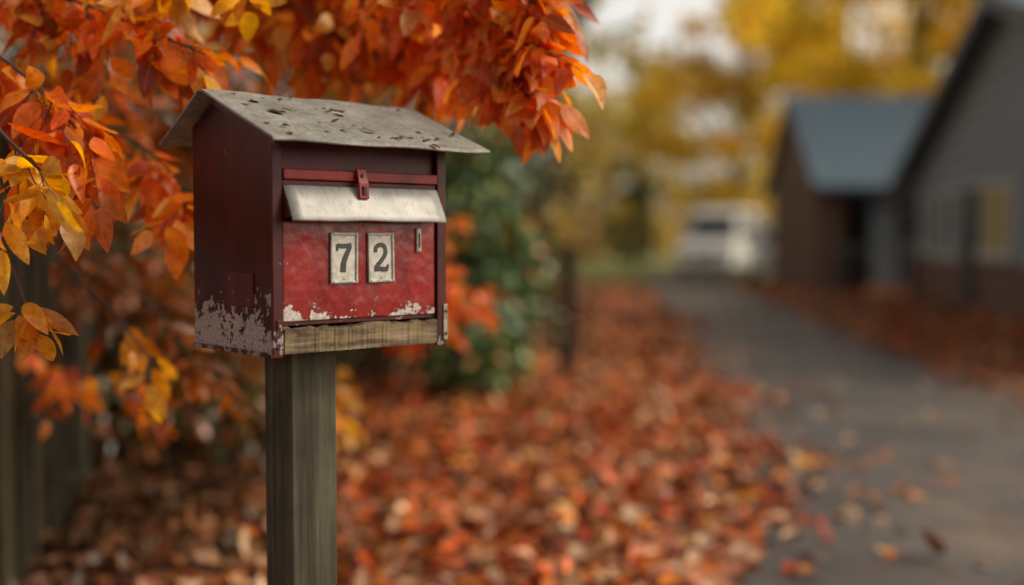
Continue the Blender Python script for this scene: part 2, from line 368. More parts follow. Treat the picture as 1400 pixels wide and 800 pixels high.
# ---------------------------------------------------------------- ground and road
M_ground,nt,bs,_=newmat('leafy_ground'); v=coords(nt)
sp=nt.nodes.new('ShaderNodeSeparateXYZ'); nt.links.new(v,sp.inputs[0])
vo=nt.nodes.new('ShaderNodeTexVoronoi'); vo.inputs['Scale'].default_value=11; nt.links.new(v,vo.inputs['Vector'])
sx=nt.nodes.new('ShaderNodeSeparateColor'); nt.links.new(vo.outputs['Color'],sx.inputs[0])
lc=ramp(nt,sx.outputs[0],[(0,(.04,.016,.01)),(.3,(.12,.04,.018)),(.55,(.30,.075,.02)),(.8,(.38,.17,.08)),(1,(.5,.34,.22))]).outputs[0]
gn=noise(nt,v,.35,5); fg=noise(nt,v,6,5)
grass=ramp(nt,fg,[(.3,(.11,.13,.025)),(.7,(.27,.26,.06))]).outputs[0]
mr=nt.nodes.new('ShaderNodeMapRange'); mr.inputs['From Min'].default_value=24; mr.inputs['From Max'].default_value=34; nt.links.new(sp.outputs['Y'],mr.inputs['Value'])
gm=ramp(nt,math_(nt,'ADD',math_(nt,'MULTIPLY',mr.outputs[0],.55),math_(nt,'MULTIPLY',gn,.6)),[(.5,(0,0,0)),(.72,(1,1,1))]).outputs[0]
nt.links.new(mix(nt,gm,lc,grass),bs.inputs['Base Color']); bs.inputs['Roughness'].default_value=.9; bump(nt,bs,vo.outputs['Distance'],.6,.03)
V=[];F=[]
xs=np.concatenate([np.linspace(-300,-12,8),np.linspace(-10,14,49),np.linspace(16,300,8)]); ys=np.concatenate([np.linspace(-60,-2,6),np.linspace(0,40,60),np.linspace(45,600,12)])
road_c=[(1.6,-8,2.6),(1.75,0,2.4),(2.0,4,2.35),(2.55,6.6,2.3),(2.85,9,2.2),(3.1,13.2,2.2),(3.75,19,2.2),(4.2,26,2.4),(4.9,32,2.6),(6.5,40,3.2),(9.5,50,3.6)]
ry=np.array([p[1] for p in road_c]); rx=np.array([p[0] for p in road_c]); rw=np.array([p[2] for p in road_c])/2
def rc(y): return np.interp(y,ry,rx),np.interp(y,ry,rw)
def gz(x,y):
    c,w=rc(y); d=np.abs(x-c)-w
    bank=np.clip(d,0,4)*.03*(np.sin(x*1.3)*np.sin(y*.9)*.5+.6)
    return np.where((y>55)|(np.abs(x)>14),0,bank*np.clip((55-y)/20,0,1))
for y in ys:
    for x in xs: V.append((x,y,float(gz(x,y))))
nxx=len(xs)
for j in range(len(ys)-1):
    for i in range(nxx-1): F.append((j*nxx+i,j*nxx+i+1,(j+1)*nxx+i+1,(j+1)*nxx+i))
mesh_obj('ground',V,F,M_ground,None,smooth=True)
M_road,nt,bs,_=newmat('old_asphalt'); v=coords(nt); a=noise(nt,v,.7,6); b=noise(nt,v,160,4,.8); c3=noise(nt,v,3.5,7,.75)
c=ramp(nt,a,[(.36,(.045,.041,.040)),(.52,(.085,.078,.073)),(.66,(.18,.135,.10))]).outputs[0]
c=mix(nt,1.0,c,ramp(nt,b,[(.3,(.5,.5,.5)),(.7,(1.55,1.55,1.55))]).outputs[0],'MULTIPLY')
c=mix(nt,ramp(nt,c3,[(.50,(0,0,0)),(.64,(.7,.7,.7))]).outputs[0],c,(.10,.055,.035))
nt.links.new(c,bs.inputs['Base Color']); nt.links.new(ramp(nt,c3,[(.3,(.34,)*3),(.7,(.72,)*3)]).outputs[0],bs.inputs['Roughness'])
bump(nt,bs,b,.5,.006)
V=[];F=[];yy=np.linspace(-8,50,140); cols=7
for i,y in enumerate(yy):
    cx,w=rc(y)
    for j in range(cols):
        q=-1+2*j/(cols-1); wv=w+ (.06*math.sin(y*2.3)+.05*math.sin(y*5.1+1)+random.uniform(-.02,.02) if abs(q)==1 else 0)
        V.append((cx+q*wv,y,.012+.02*(1-q*q)))
for i in range(len(yy)-1):
    for j in range(cols-1): F.append((i*cols+j,i*cols+j+1,(i+1)*cols+j+1,(i+1)*cols+j))
mesh_obj('road',V,F,M_road,None,smooth=True)

# ---------------------------------------------------------------- fallen leaves
def dens(n,x0,x1,y0,y1):
    x=rng.uniform(x0,x1,n);y=rng.uniform(y0,y1,n); c,w=rc(y); e=x-(c-w)+.18*np.sin(y*1.9)+.1*np.sin(y*4.7)
    keep=(e<-.2)|(rng.random(n)<np.exp(-np.maximum(e+.2,0)/.24)*.85); return x[keep],y[keep]
L1=dens(13500,-3.3,2.6,3.2,9); L2=dens(11000,-4,3.2,9,17); L3=dens(6000,-4,4.2,17,30)
def densr(n,y0,y1,x1):
    y=rng.uniform(y0,y1,n);x=rng.uniform(2,x1,n); c,w=rc(y); e=(c+w)-x
    keep=(e<0)|(rng.random(n)<np.exp(-np.maximum(e,0)/.15)*.6); return x[keep],y[keep]
R1=densr(7000,5,16,7.4); R2=densr(4500,16,32,9)
nr_=130
y=3.3+rng.random(nr_)**1.3*16;c,w=rc(y);x=c+w*rng.uniform(-1,1,nr_); RD=(x,y)
x=np.concatenate([a[0] for a in(L1,L2,L3,R1,R2,RD)]);y=np.concatenate([a[1] for a in(L1,L2,L3,R1,R2,RD)])
n=len(x); z=gz(x,y); c_,w_=rc(y); inr=np.abs(x-c_)<w_
h=np.where(inr,.035+rng.random(n)*.01,z+.005+rng.random(n)**1.5*.07)
ang=rng.uniform(0,2*np.pi,n); tilt=np.where(inr,.15,.5)
dr=np.stack([np.cos(ang),np.sin(ang),rng.normal(0,1,n)*tilt],1); nm=np.stack([rng.normal(0,1,n)*tilt,rng.normal(0,1,n)*tilt,np.ones(n)],1)
Ls=rng.uniform(.065,.135,n)*np.where(y>12,1.2,1); col=palette(n,[(.60,.095,.014),(.70,.21,.025),(.20,.055,.018),(.64,.37,.20),(.40,.038,.010),(.72,.36,.06),(.07,.025,.012),(.76,.55,.38)],[4.2,3.0,3.2,2.4,2.4,.9,3.4,1.1],.25)
rd=np.zeros(n,bool); rd[-nr_:]=True; col[rd]=palette(nr_,[(.62,.42,.28),(.45,.17,.07),(.7,.55,.42)],[3,3,2]); Ls[rd]*=1.15
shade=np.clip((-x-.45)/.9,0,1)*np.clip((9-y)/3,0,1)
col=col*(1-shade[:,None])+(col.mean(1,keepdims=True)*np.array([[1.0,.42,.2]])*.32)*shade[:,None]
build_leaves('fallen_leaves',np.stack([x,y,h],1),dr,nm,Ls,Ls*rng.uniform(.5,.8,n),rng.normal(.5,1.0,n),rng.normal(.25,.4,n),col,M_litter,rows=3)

# ---------------------------------------------------------------- branch / foliage generator
class Foliage:
    def __init__(s): s.P=[];s.D=[];s.N=[];s.L=[];s.C=[];s.t=Tubes()
    def cluster(s,limb,ntw,r0,tw=(.08,.2),nl=(5,9),ll=(.065,.095),pal=None,start=.25,down=.35,limbr=.006,spread=1.0,ok=None):
        path=smooth_path(limb,8); s.t.add(path,limbr,limbr*.35,6)
        cols,ws=pal
        for _ in range(ntw):
            k=start+(1-start)*random.random()**.8; idx=min(int(k*(len(path)-1)),len(path)-2); p=path[idx].copy(); tan=(path[idx+1]-path[idx]).normalized()
            d=Vector((random.gauss(0,1),random.gauss(0,1),random.gauss(0,.8))).normalized()*spread+tan*.6+Vector((0,0,-down)); d.normalize()
            ln=random.uniform(*tw); n=random.randint(*nl); pts=[p.copy()]; q=p.copy(); dd=d.copy(); steps=n
            side_=random.choice([-1,1]); ax=dd.cross(Vector((0,0,1))).normalized() if abs(dd.z)<.95 else Vector((1,0,0))
            lv=[]
            for i in range(steps):
                dd=(dd+Vector((random.gauss(0,.1),random.gauss(0,.1),-.06+random.gauss(0,.08)))).normalized(); q=q+dd*(ln/steps); pts.append(q.copy())
                side_*=-1
                ld=(dd*.55+ax*side_*.8+Vector((random.gauss(0,.25),random.gauss(0,.25),-.35+random.gauss(0,.35))))
                if i==steps-1: ld=dd+Vector((0,0,-.4))
                ld.normalize(); nv=Vector((random.gauss(0,.55),random.gauss(0,.55)-.35,.9))
                lv.append((q.copy(),ld,nv))
            if ok and not all(ok(a) and ok(a+b*.08) for a,b,_ in lv): continue
            s.t.add(pts,.0016,.0008,4)
            for a,b,nv in lv:
                L=random.uniform(*ll)*random.choice([1,1,1,.75]); pe=a+b*.012; s.t.add([a,pe],.0009,.0007,3)
                s.P.append(pe);s.D.append(b);s.N.append(nv);s.L.append(L)
            cc=palette(len(lv),cols,ws,.15)*random.uniform(.7,1.15); s.C.append(cc)
    def make(s,parent,rows=7,mat=None):
        n=len(s.P); L=np.array(s.L); C=np.clip(np.concatenate(s.C),0,.92)
        build_leaves('leaves',np.array([tuple(p) for p in s.P]),np.array([tuple(p) for p in s.D]),np.array([tuple(p) for p in s.N]),L,L*rng.uniform(.42,.60,n),rng.normal(.35,.55,n),rng.normal(.22,.25,n),C,mat or M_leaf,parent,rows=rows)
        s.t.make('branches',M_twig,parent)
def clear_of_box(p):
    dx=p.x+.40; dy=p.y-1.90; s_=dx*math.cos(ANG)+dy*math.sin(ANG); t_=-dx*math.sin(ANG)+dy*math.cos(ANG)
    if -.07<s_<.50 and t_<.42: return p.y>2.0 and p.z>1.66 and t_>.1
    return p.y>1.7
OR=([(.74,.155,.012),(.80,.26,.02),(.54,.07,.012),(.82,.42,.04),(.26,.045,.012)],[4,4,2,1.5,1.5])
RED=([(.80,.17,.02),(.85,.30,.045),(.55,.06,.015),(.88,.46,.17)],[4,3,1.5,1.4])
YE=([(.80,.42,.03),(.75,.30,.02),(.70,.45,.12)],[3,2,1])
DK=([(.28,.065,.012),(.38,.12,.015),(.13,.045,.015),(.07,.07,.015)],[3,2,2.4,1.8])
AT=empty('autumn_tree',(0,0,0)); Fo=Foliage()
K=dict(ok=clear_of_box)
Fo.cluster([(-.95,3.2,2.08),(-.52,2.85,1.96),(-.25,2.6,1.83),(-.06,2.45,1.72),(.05,2.33,1.62)],38,.1,pal=RED,start=.35,tw=(.06,.16),**K)
Fo.cluster([(-.5,2.9,1.98),(-.22,2.6,1.87),(-.05,2.45,1.78),(.07,2.36,1.73)],26,.1,pal=OR,start=.3,tw=(.06,.16),**K)
Fo.cluster([(-.12,2.5,1.74),(-.04,2.42,1.64),(.03,2.36,1.54)],20,.1,pal=RED,start=.3,tw=(.04,.10),down=.7,**K)
Fo.cluster([(-.5,3.0,1.9),(-.28,2.8,1.80),(-.12,2.7,1.68)],32,.1,pal=OR,start=.2,**K)
for i in range(9):
    x0=-1.5+random.uniform(0,.3); y0=3.2+random.uniform(-.2,.9)
    Fo.cluster([(x0,y0,2.15),(x0+.5,y0-.1,2.05+random.uniform(-.1,.1)),(x0+.9,y0-.2,1.95+random.uniform(-.15,.1)),(x0+1.15,y0-.2,1.78+random.uniform(-.1,.15))],36,.1,pal=OR,start=.1,tw=(.1,.25),**K)
Fo.cluster([(-1.7,3,2.0),(-1.2,2.6,1.85),(-.9,2.42,1.74),(-.62,2.32,1.62)],34,.1,pal=OR,start=.25,**K)
Fo.cluster([(-1.6,2.8,2.1),(-1.1,2.5,1.95),(-.75,2.35,1.82),(-.5,2.25,1.72)],26,.1,pal=YE,start=.35,**K)
Fo.cluster([(-1.6,2.6,1.85),(-1.15,2.35,1.68),(-.9,2.2,1.53),(-.78,2.15,1.40)],18,.1,pal=OR,start=.3,down=.6,ll=(.07,.1),**K)
Fo.cluster([(-1.5,2.9,1.75),(-1.1,2.7,1.58),(-.82,2.55,1.45),(-.68,2.45,1.32)],18,.1,pal=OR,start=.2,down=.5,**K)
Fo.cluster([(-1.5,2.4,1.7),(-1.05,2.1,1.55),(-.88,2.0,1.42),(-.80,1.95,1.36)],8,.1,pal=YE,start=.4,down=.5,**K)
Fo.cluster([(-1.2,2.3,1.45),(-.98,2.1,1.32),(-.88,2.0,1.20),(-.84,1.97,1.12)],4,.1,pal=YE,start=.85,down=1.0,tw=(.03,.06),nl=(2,4),**K)
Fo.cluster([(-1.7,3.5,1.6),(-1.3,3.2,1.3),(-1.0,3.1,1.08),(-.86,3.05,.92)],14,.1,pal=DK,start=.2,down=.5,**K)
Fo.cluster([(-1.2,3.0,1.2),(-.95,2.75,1.05),(-.84,2.65,.95)],4,.1,pal=YE,start=.5,down=.6,tw=(.05,.1),nl=(2,4),**K)
for i in range(11):
    x0=-2.2+random.uniform(0,.4); y0=3.8+random.uniform(-.2,1.1); z0=random.uniform(.8,2.0)
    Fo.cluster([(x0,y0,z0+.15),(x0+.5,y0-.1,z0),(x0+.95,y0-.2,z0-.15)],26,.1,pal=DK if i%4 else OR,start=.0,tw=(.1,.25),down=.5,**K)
Fo.make(AT)
n=7000; P=np.stack([rng.uniform(-4.4,-.8,n),rng.uniform(2.2,7.8,n),rng.uniform(2.5,4.8,n)],1)
kk=np.sin(P[:,0]*2.3)+np.sin(P[:,1]*2.7+1)+np.sin(P[:,2]*3.1+2); P=P[kk>-1.1]; n=len(P)
L=rng.uniform(.10,.16,n)
build_leaves('added_shade_crown',P,rng.normal(size=(n,3))+[0,0,-.5],rng.normal(size=(n,3))*.5+[0,0,1],L,L*.55,rng.normal(.3,.4,n),rng.normal(.1,.2,n),palette(n,*OR),M_bgleaf,AT,rows=1,smooth=False)  # unseen canopy added above the view to shade the left foreground and fence
tr=Tubes()
tr.add(smooth_path([(-2.75,5.2,-.1),(-2.7,5.15,1.0),(-2.6,5.0,2.2),(-2.65,5.1,3.6),(-2.5,5.3,5.5)]),.16,.07,12)
for tgt,zz in(((-.9,3.2,2.05),2.1),((-1.7,3,2.0),1.8),((-1.6,2.6,1.85),1.6),((-1.2,3.6,2.1),2.0),((-1.7,3.5,1.6),1.4),((-.5,3.0,1.9),2.3),((-1.5,6.8,4.0),2.6),((-3.8,3.4,3.9),2.5),((-1.4,3.6,3.7),2.9)):
    tr.add(smooth_path([(-2.6,5.0,zz),(-2.3,4.3+(1 if tgt[1]>6 else 0),zz+.35),tgt]),.035,.007,7)
tr.make('trunk',M_bark,AT)

# ---------------------------------------------------------------- fence
FE=empty('wooden_fence'); fa=Vector((-1.36,2.4,0)); fd=(Vector((-2.75,8.8,0))-fa); fl_=fd.length; fd.normalize(); fn=Vector((fd.y,-fd.x,0))
p=0;i=0
while p<fl_:
    w=random.uniform(.15,.20); a=fa+fd*p; hgt=1.75+random.uniform(-.03,.03)
    o_=fn*random.uniform(-.008,.008); b=a+fd*w; t=fn*.02; V=[]
    lean=fd*random.uniform(-.02,.02)
    for q in(a,b,b+t,a+t): V.append(q+o_+Vector((0,0,-.05)))
    for q in(a,b,b+t,a+t): V.append(q+o_+lean+Vector((0,0,hgt)))
    mesh_obj('picket',V,[(0,3,2,1),(4,5,6,7),(0,1,5,4),(1,2,6,5),(2,3,7,6),(3,0,4,7)],M_fence,FE,bevel=.005)
    p+=w+random.uniform(.06,.13); i+=1
for zz in(.35,1.4):
    a=Vector((fa.x,fa.y,zz))-fn*.03; b=a+fd*fl_; V=[a,b,b-fn*.04,a-fn*.04]; V=V+[q+Vector((0,0,.08)) for q in V]
    mesh_obj('rail',V,[(0,3,2,1),(4,5,6,7),(0,1,5,4),(1,2,6,5),(2,3,7,6),(3,0,4,7)],M_fence,FE)
ST=empty('wooden_stake',(.50,9.9,0)); box('stake_post',(-.055,-.055,-.2),(.055,.055,1.12),M_stake,ST,.012)
prism_x('stake_cap',[(-.06,1.121),(.06,1.121),(.03,1.15),(-.03,1.15)],-.06,.06,M_stake,ST,.005)

# ---------------------------------------------------------------- hedge
def volume_leaves(name,centres,n,size,pal,mat,parent,ratio=.5):
    cs=np.array([c[:3] for c in centres]); rs=np.array([c[3:6] for c in centres]); vol=rs.prod(1)**.8; vol/=vol.sum()
    i=rng.choice(len(cs),n,p=vol); u=nrm(rng.normal(size=(n,3))); r=rng.uniform(.55,1.08,(n,1)); P=cs[i]+u*r*rs[i]
    key=np.sin(P[:,0]*5+i)+np.sin(P[:,1]*4.1+i*1.7)+np.sin(P[:,2]*5.3+i*.6)
    keep=(key>-1.9)&(P[:,2]>.02); P=P[keep];u=u[keep];i=i[keep];key=key[keep]; n=len(P)
    dr=u*.5+rng.normal(size=(n,3))*.6+np.array([0,0,-.35]); nm=u*.8+rng.normal(size=(n,3))*.45+np.array([0,0,.5])
    C=palette(n,pal[0],pal[1],.3)*(1+.25*np.tanh(key))[:,None]; L=rng.uniform(*size,n)
    return build_leaves(name,P,dr,nm,L,L*ratio,rng.normal(.4,.4,n),rng.normal(.2,.2,n),C,mat,parent,rows=2)
HG=empty('hedge'); cen=[]
path=[(-3.6,6.2),(-2.9,7.4),(-2.2,8.6),(-1.4,9.8),(-.8,10.7),(-.3,11.2),(.0,11.6)]
for i,(x,y) in enumerate(path):
    for k in range(3):
        hh=[.5,1.3,2.0][k]; cen.append((x+random.uniform(-.25,.25),y+random.uniform(-.2,.3),hh,random.uniform(.5,.75),random.uniform(.5,.7),.6))
GR=([(.04,.068,.02),(.065,.095,.025),(.022,.038,.012),(.13,.12,.025),(.36,.12,.015)],[4,3,3,1.5,1.6])
volume_leaves('leaves',cen,15000,(.09,.16),GR,M_hedgeleaf,HG)
t=Tubes()
for x,y in path:
    for k in range(6):
        t.add(smooth_path([(x+random.uniform(-.2,.2),y,-.05),(x+random.uniform(-.4,.4),y+random.uniform(-.3,.3),1.0),(x+random.uniform(-.6,.6),y+random.uniform(-.5,.5),2.1)]),.02,.006,5)
t.make('stems',M_bark,HG)
BU=empty('laurel_bush'); cen=[(-.32,8.6,.55,.40,.45,.5),(-.12,8.9,1.0,.36,.4,.5),(-.45,8.8,1.45,.42,.45,.5),(-.2,9.0,1.75,.32,.4,.32),(-.7,8.9,.9,.45,.45,.6)]
volume_leaves('leaves',cen,5600,(.10,.16),([(.05,.115,.03),(.09,.175,.04),(.025,.055,.018),(.24,.27,.07),(.45,.17,.02)],[4,3.6,3.2,1.8,.8]),M_hedgeleaf,BU)
t=Tubes()
for c in cen: t.add(smooth_path([(-.3,8.85,-.05),(c[0]*.6-.1,c[1],c[2]*.5),(c[0],c[1],c[2])]),.02,.006,5)
t.make('stems',M_bark,BU)
UG=empty('undergrowth_shrub'); cen=[(-2.15,5.6,.35,.4,.4,.4),(-1.75,5.7,.55,.38,.4,.55),(-1.4,5.9,.4,.3,.35,.4),(-2.0,5.9,1.0,.45,.4,.4),(-1.55,6.0,1.0,.35,.4,.35),(-2.4,5.3,.7,.3,.4,.5)]
volume_leaves('leaves',cen,5200,(.06,.12),([(.035,.045,.013),(.07,.06,.016),(.022,.025,.01),(.36,.10,.015),(.20,.055,.015)],[4,3,3,1.5,2]),M_hedgeleaf,UG)
t=Tubes()
for c in cen:
    for k in range(3): t.add(smooth_path([(-1.8+random.uniform(-.3,.3),5.75,-.05),(c[0]*.6-.7,c[1],c[2]*.5),(c[0]+random.uniform(-.2,.2),c[1],c[2]+.3)]),.014,.004,5)
t.make('stems',M_bark,UG)
OS=empty('beech_sapling'); f2=Foliage()
for tg,nn_ in(((-.30,5.0,1.05),12),((-.16,5.1,.98),11),((-.40,5.0,1.38),6),((-.45,5.1,.90),8),((-.28,5.05,1.30),6)):
    f2.cluster([(-.75,5.3,-.02),(-.68,5.3,.6),((tg[0]-.6)/2,5.2,(tg[2]+.6)/2),tg],nn_,.1,pal=RED,start=.72,ll=(.08,.11),tw=(.06,.16),nl=(4,7))
f2.cluster([(-.75,5.3,0),(-.8,5.0,.4),(-.75,4.6,.62)],12,.1,pal=YE,start=.7,ll=(.07,.1))
f2.make(OS,5)

# ---------------------------------------------------------------- big trees
def tree(name,x,y,h,cr,pal,base=.25,n=5000,ls=(.3,.5),tr_=.22,clumps=45,lean=0):
    e=empty(name,(x,y,0)); t=Tubes()
    top=h*.8; tp=smooth_path([(0,0,-.2),(lean*.3+random.uniform(-.1,.1),0,h*.25),(lean*.7+random.uniform(-.3,.3),random.uniform(-.3,.3),h*.5),(lean,0,top)]); t.add(tp,tr_,tr_*.3,9)
    cen=[]
    for k in range(clumps):
        hz=base+(1-base)*random.random(); rr=cr*math.sqrt(max(.05,1-((hz-base)/(1-base)*1.6-.6)**2)) if hz>base else cr
        a=random.uniform(0,6.283); q=rr*math.sqrt(random.random())
        c=(lean*hz+q*math.cos(a),q*math.sin(a),hz*h); s_=random.uniform(.12,.24)*cr*1.3
        cen.append((*c,s_*1.3,s_*1.3,s_*.8))
        if k%2==0:
            st=tp[min(len(tp)-1,int(len(tp)*min(.9,hz*.8)))]; t.add(smooth_path([st,(Vector(c)+st)/2+Vector((0,0,.3)),c],4),tr_*.28,.02,5)
    t.make('trunk',M_bark,e)
    cs=np.array(cen); i=rng.integers(0,len(cs),n); u=nrm(rng.normal(size=(n,3))); P=cs[i,:3]+u*cs[i,3:6]*rng.uniform(.3,1.1,(n,1))
    bright=rng.uniform(.65,1.3,len(cs))[i][:,None]
    C=np.clip(palette(n,pal[0],pal[1],.2)*bright,.003,.9); L=rng.uniform(*ls,n)
    build_leaves('crown',P,rng.normal(size=(n,3))+[0,0,-.3],u+rng.normal(size=(n,3))*.5+[0,0,.4],L,L*.65,rng.normal(.3,.4,n),rng.normal(.1,.2,n),C,M_bgleaf,e,rows=1,smooth=False)
YEL=([(.76,.53,.08),(.64,.46,.08),(.44,.38,.08),(.80,.44,.08)],[4,3,2.2,1.6]); OLV=([(.40,.34,.11),(.54,.41,.12),(.28,.27,.10),(.60,.38,.11)],[3,3,2,1.8]); BRN=([(.54,.37,.20),(.6,.39,.16),(.40,.31,.16),(.5,.41,.19)],[3,2,3,2]); GRN=([(.05,.09,.025),(.09,.13,.035),(.18,.18,.04)],[3,3,1.5]); ORA=([(.55,.2,.04),(.6,.3,.04),(.25,.13,.03)],[2,2,2])
tree('maple_tree',9.3,47,13,4.2,YEL,.16,6500,(.3,.5))
tree('maple_tree',14.5,50,15,4.6,YEL,.25,6000)
tree('maple_tree',12.6,36,12,4.0,YEL,.42,4500,tr_=.30)
tree('maple_tree',20,44,14,5,OLV,.25,5500)
tree('maple_tree',7.6,64,11,2.6,OLV,.10,4000)
tree('oak_tree',-1.5,30,13,4.2,OLV,.12,6000)
tree('oak_tree',.0,14.5,9,1.7,GRN,.54,3000,(.16,.26),tr_=.13,lean=1.0)
tree('oak_tree',-3.5,16,9,3.0,ORA,.2,5500,(.18,.28),tr_=.2)
tree('oak_tree',-7,22,11,4.5,OLV,.1,5000)
tree('oak_tree',2.2,52,7.5,2.1,BRN,.08,4500)
tree('cypress_tree',5.4,50,7,1.0,([(.19,.20,.09),(.26,.26,.11)],[1,1]),.03,3000,(.2,.3),clumps=24)
tree('oak_tree',17,30,13,4.5,YEL,.4,5000,tr_=.28)
FW=empty('distant_woodland'); cs=[];t=Tubes()
for i in range(46):
    x=-50+i*2.9+random.uniform(-1,1); y=80+random.uniform(-8,14); h=random.uniform(10,17)
    if 0<x<14: h=random.uniform(9.5,12)
    t.add([(x,y,0),(x,y,h*.8)],.3,.1,6)
    for k in range(9): cs.append((x+random.uniform(-2.2,2.2),y+random.uniform(-2,2),random.uniform(.5,h),random.uniform(1.2,2.2),1.5,random.uniform(1,1.7),i))
cs=np.array(cs); n=28000; i=rng.integers(0,len(cs),n); u=nrm(rng.normal(size=(n,3))); P=cs[i,:3]+u*cs[i,3:6]*rng.uniform(.3,1.1,(n,1))
tc_=palette(46,[(.54,.39,.20),(.45,.37,.19),(.62,.46,.18),(.36,.34,.18),(.55,.33,.16)],[3,3,2,2,1.5],.15)  # far crown colours lightened to stand in for haze
C=np.clip(tc_[cs[i,6].astype(int)]*rng.uniform(.6,1.35,(n,1)),.004,.9); L=rng.uniform(.5,.8,n)
build_leaves('crowns',P,rng.normal(size=(n,3)),u+[0,0,.5],L,L*.7,rng.normal(.3,.4,n),rng.normal(.1,.2,n),C,M_bgleaf,FW,rows=1,smooth=False)
t.make('trunks',M_bark,FW)

# ---------------------------------------------------------------- buildings
def brick_mat():
    m,nt,bs,_=newmat('brick'); tc=nt.nodes.new('ShaderNodeTexCoord'); sp=nt.nodes.new('ShaderNodeSeparateXYZ'); nt.links.new(tc.outputs['Object'],sp.inputs[0])
    cb=nt.nodes.new('ShaderNodeCombineXYZ'); nt.links.new(math_(nt,'ADD',sp.outputs['X'],sp.outputs['Y']),cb.inputs[0]); nt.links.new(sp.outputs['Z'],cb.inputs[1])
    b=nt.nodes.new('ShaderNodeTexBrick'); b.inputs['Scale'].default_value=4.5; b.inputs['Color1'].default_value=(.20,.10,.065,1); b.inputs['Color2'].default_value=(.13,.07,.05,1); b.inputs['Mortar'].default_value=(.2,.18,.15,1); b.inputs['Mortar Size'].default_value=.015
    nt.links.new(cb.outputs[0],b.inputs[0]); nt.links.new(b.outputs[0],bs.inputs['Base Color']); bs.inputs['Roughness'].default_value=.85; bump(nt,bs,b.outputs[1],.4,-.01); return m
M_brick=brick_mat()
M_siding,nt,bs,_=newmat('grey_siding'); v=coords(nt); sp=nt.nodes.new('ShaderNodeSeparateXYZ'); nt.links.new(v,sp.inputs[0])
fr=math_(nt,'FRACT',math_(nt,'MULTIPLY',sp.outputs['Z'],3.6)); ln=ramp(nt,fr,[(.0,(.2,.2,.2)),(.25,(1,1,1)),(1,(.9,.9,.9))]).outputs[0]
nt.links.new(mix(nt,1.0,ramp(nt,noise(nt,v,3),[(.3,(.23,.30,.35)),(.7,(.32,.40,.45))]).outputs[0],ln,'MULTIPLY'),bs.inputs['Base Color']); bs.inputs['Roughness'].default_value=.7; bump(nt,bs,fr,.6,.03)
M_slate=simple('slate_roof',(.085,.135,.175),.5,0,.2,3,.2,.01)
M_darktrim=simple('dark_trim',(.020,.025,.032),.5); M_white=simple('white_frame',(.55,.57,.57),.5); M_reflpane=simple('yellow_reflection_pane',(.42,.32,.08),.7)  # last one: yellow reflection put into the pane's own colour
M_glass,nt,bs,_=newmat('window_glass'); bs.inputs['Base Color'].default_value=(.03,.035,.04,1); bs.inputs['Roughness'].default_value=.06; bs.inputs['Specular IOR Level'].default_value=.9
HO=empty('timber_house',(8.6,24.3,0),math.atan2(-.987,-.158))
LW=14.6; HE=2.45; PK=4.78
def gable(name,x0,x1,y0,y1,mat,zb,holes=None):
    v=[(x0,y0,zb),(x1,y0,zb),(x1,y0,HE),((x0+x1)/2,y0,PK),(x0,y0,HE),(x0,y1,zb),(x1,y1,zb),(x1,y1,HE),((x0+x1)/2,y1,PK),(x0,y1,HE)]
    f=[(0,1,2,3,4),(9,8,7,6,5),(0,5,6,1),(1,6,7,2),(2,7,8,3),(3,8,9,4),(4,9,5,0)]
    return mesh_obj(name,v,f,mat,HO)
gable('walls',0,LW,0,8,M_siding,.82)
box('brick_plinth',(-.03,-.03,-.1),(LW+.03,8.03,.819),M_brick,HO)
mid=LW/2; sl=(PK-HE)/mid
for nm_,xa,za,xb,zb in(('roof_far',-.45,HE-.45*sl,mid,PK),('roof_near',mid,PK,LW+.45,HE-.45*sl)):
    v=[(xa,-.4,za+.02),(xb,-.4,zb+.02),(xb,8.4,zb+.02),(xa,8.4,za+.02)]; v+=[(a,b,c+.16) for a,b,c in v]
    mesh_obj(nm_,v,[(0,3,2,1),(4,5,6,7),(0,1,5,4),(1,2,6,5),(2,3,7,6),(3,0,4,7)],M_slate,HO)
    v=[(xa,-.44,za-.06),(xb,-.44,zb-.06),(xb,-.405,zb-.06),(xa,-.405,za-.06)]; v+=[(a,b,c+.26) for a,b,c in v]
    mesh_obj('bargeboard',v,[(0,3,2,1),(4,5,6,7),(0,1,5,4),(1,2,6,5),(2,3,7,6),(3,0,4,7)],M_darktrim,HO)
def window(x0,x1,z0,z1,nm=2,par=HO,y=0,gm=None):
    box('window_glass',(x0+.06,y-.02,z0+.06),(x1-.06,y+.03,z1-.06),gm or M_glass,par)
    for a,b in(((x0,y-.06,z0),(x0+.09,y+.02,z1)),((x1-.09,y-.06,z0),(x1,y+.02,z1)),((x0+.09,y-.06,z1-.09),(x1-.09,y+.02,z1)),((x0-.05,y-.10,z0-.05),(x1+.05,y+.02,z0+.085))): box('window_frame',a,b,M_white,par)
    for k in range(1,nm):
        xm=x0+(x1-x0)*k/nm; box('mullion',(xm-.035,y-.05,z0+.086),(xm+.035,y+.01,z1-.091),M_white,par)
window(.9,1.7,1.0,2.1,1); window(2.5,3.3,.9,2.15,1); window(3.45,4.1,.9,2.15,1); window(5.8,7.6,.95,2.12,2,HO,0,M_reflpane); window(8.8,10.6,.95,2.12)
box('door_panel',(4.7,-.08,0),(5.45,-.031,2.08),M_darktrim,HO); box('drainpipe',(.1,-.14,0),(.2,-.05,2.3),M_darktrim,HO)
box('door_surround',(4.6,-.07,2.085),(5.55,-.005,2.17),M_white,HO)
OB=empty('outbuilding',(6.95,26,0)); WW=3.4; DD=4.4
box('side_wall',(0,.0,0),(.22,DD,2.45),M_brick,OB); box('side_wall_right',(WW-.22,0,0),(WW,DD,2.45),M_brick,OB); box('back_wall',(.221,DD-.22,0),(WW-.221,DD-.001,2.45),M_brick,OB)
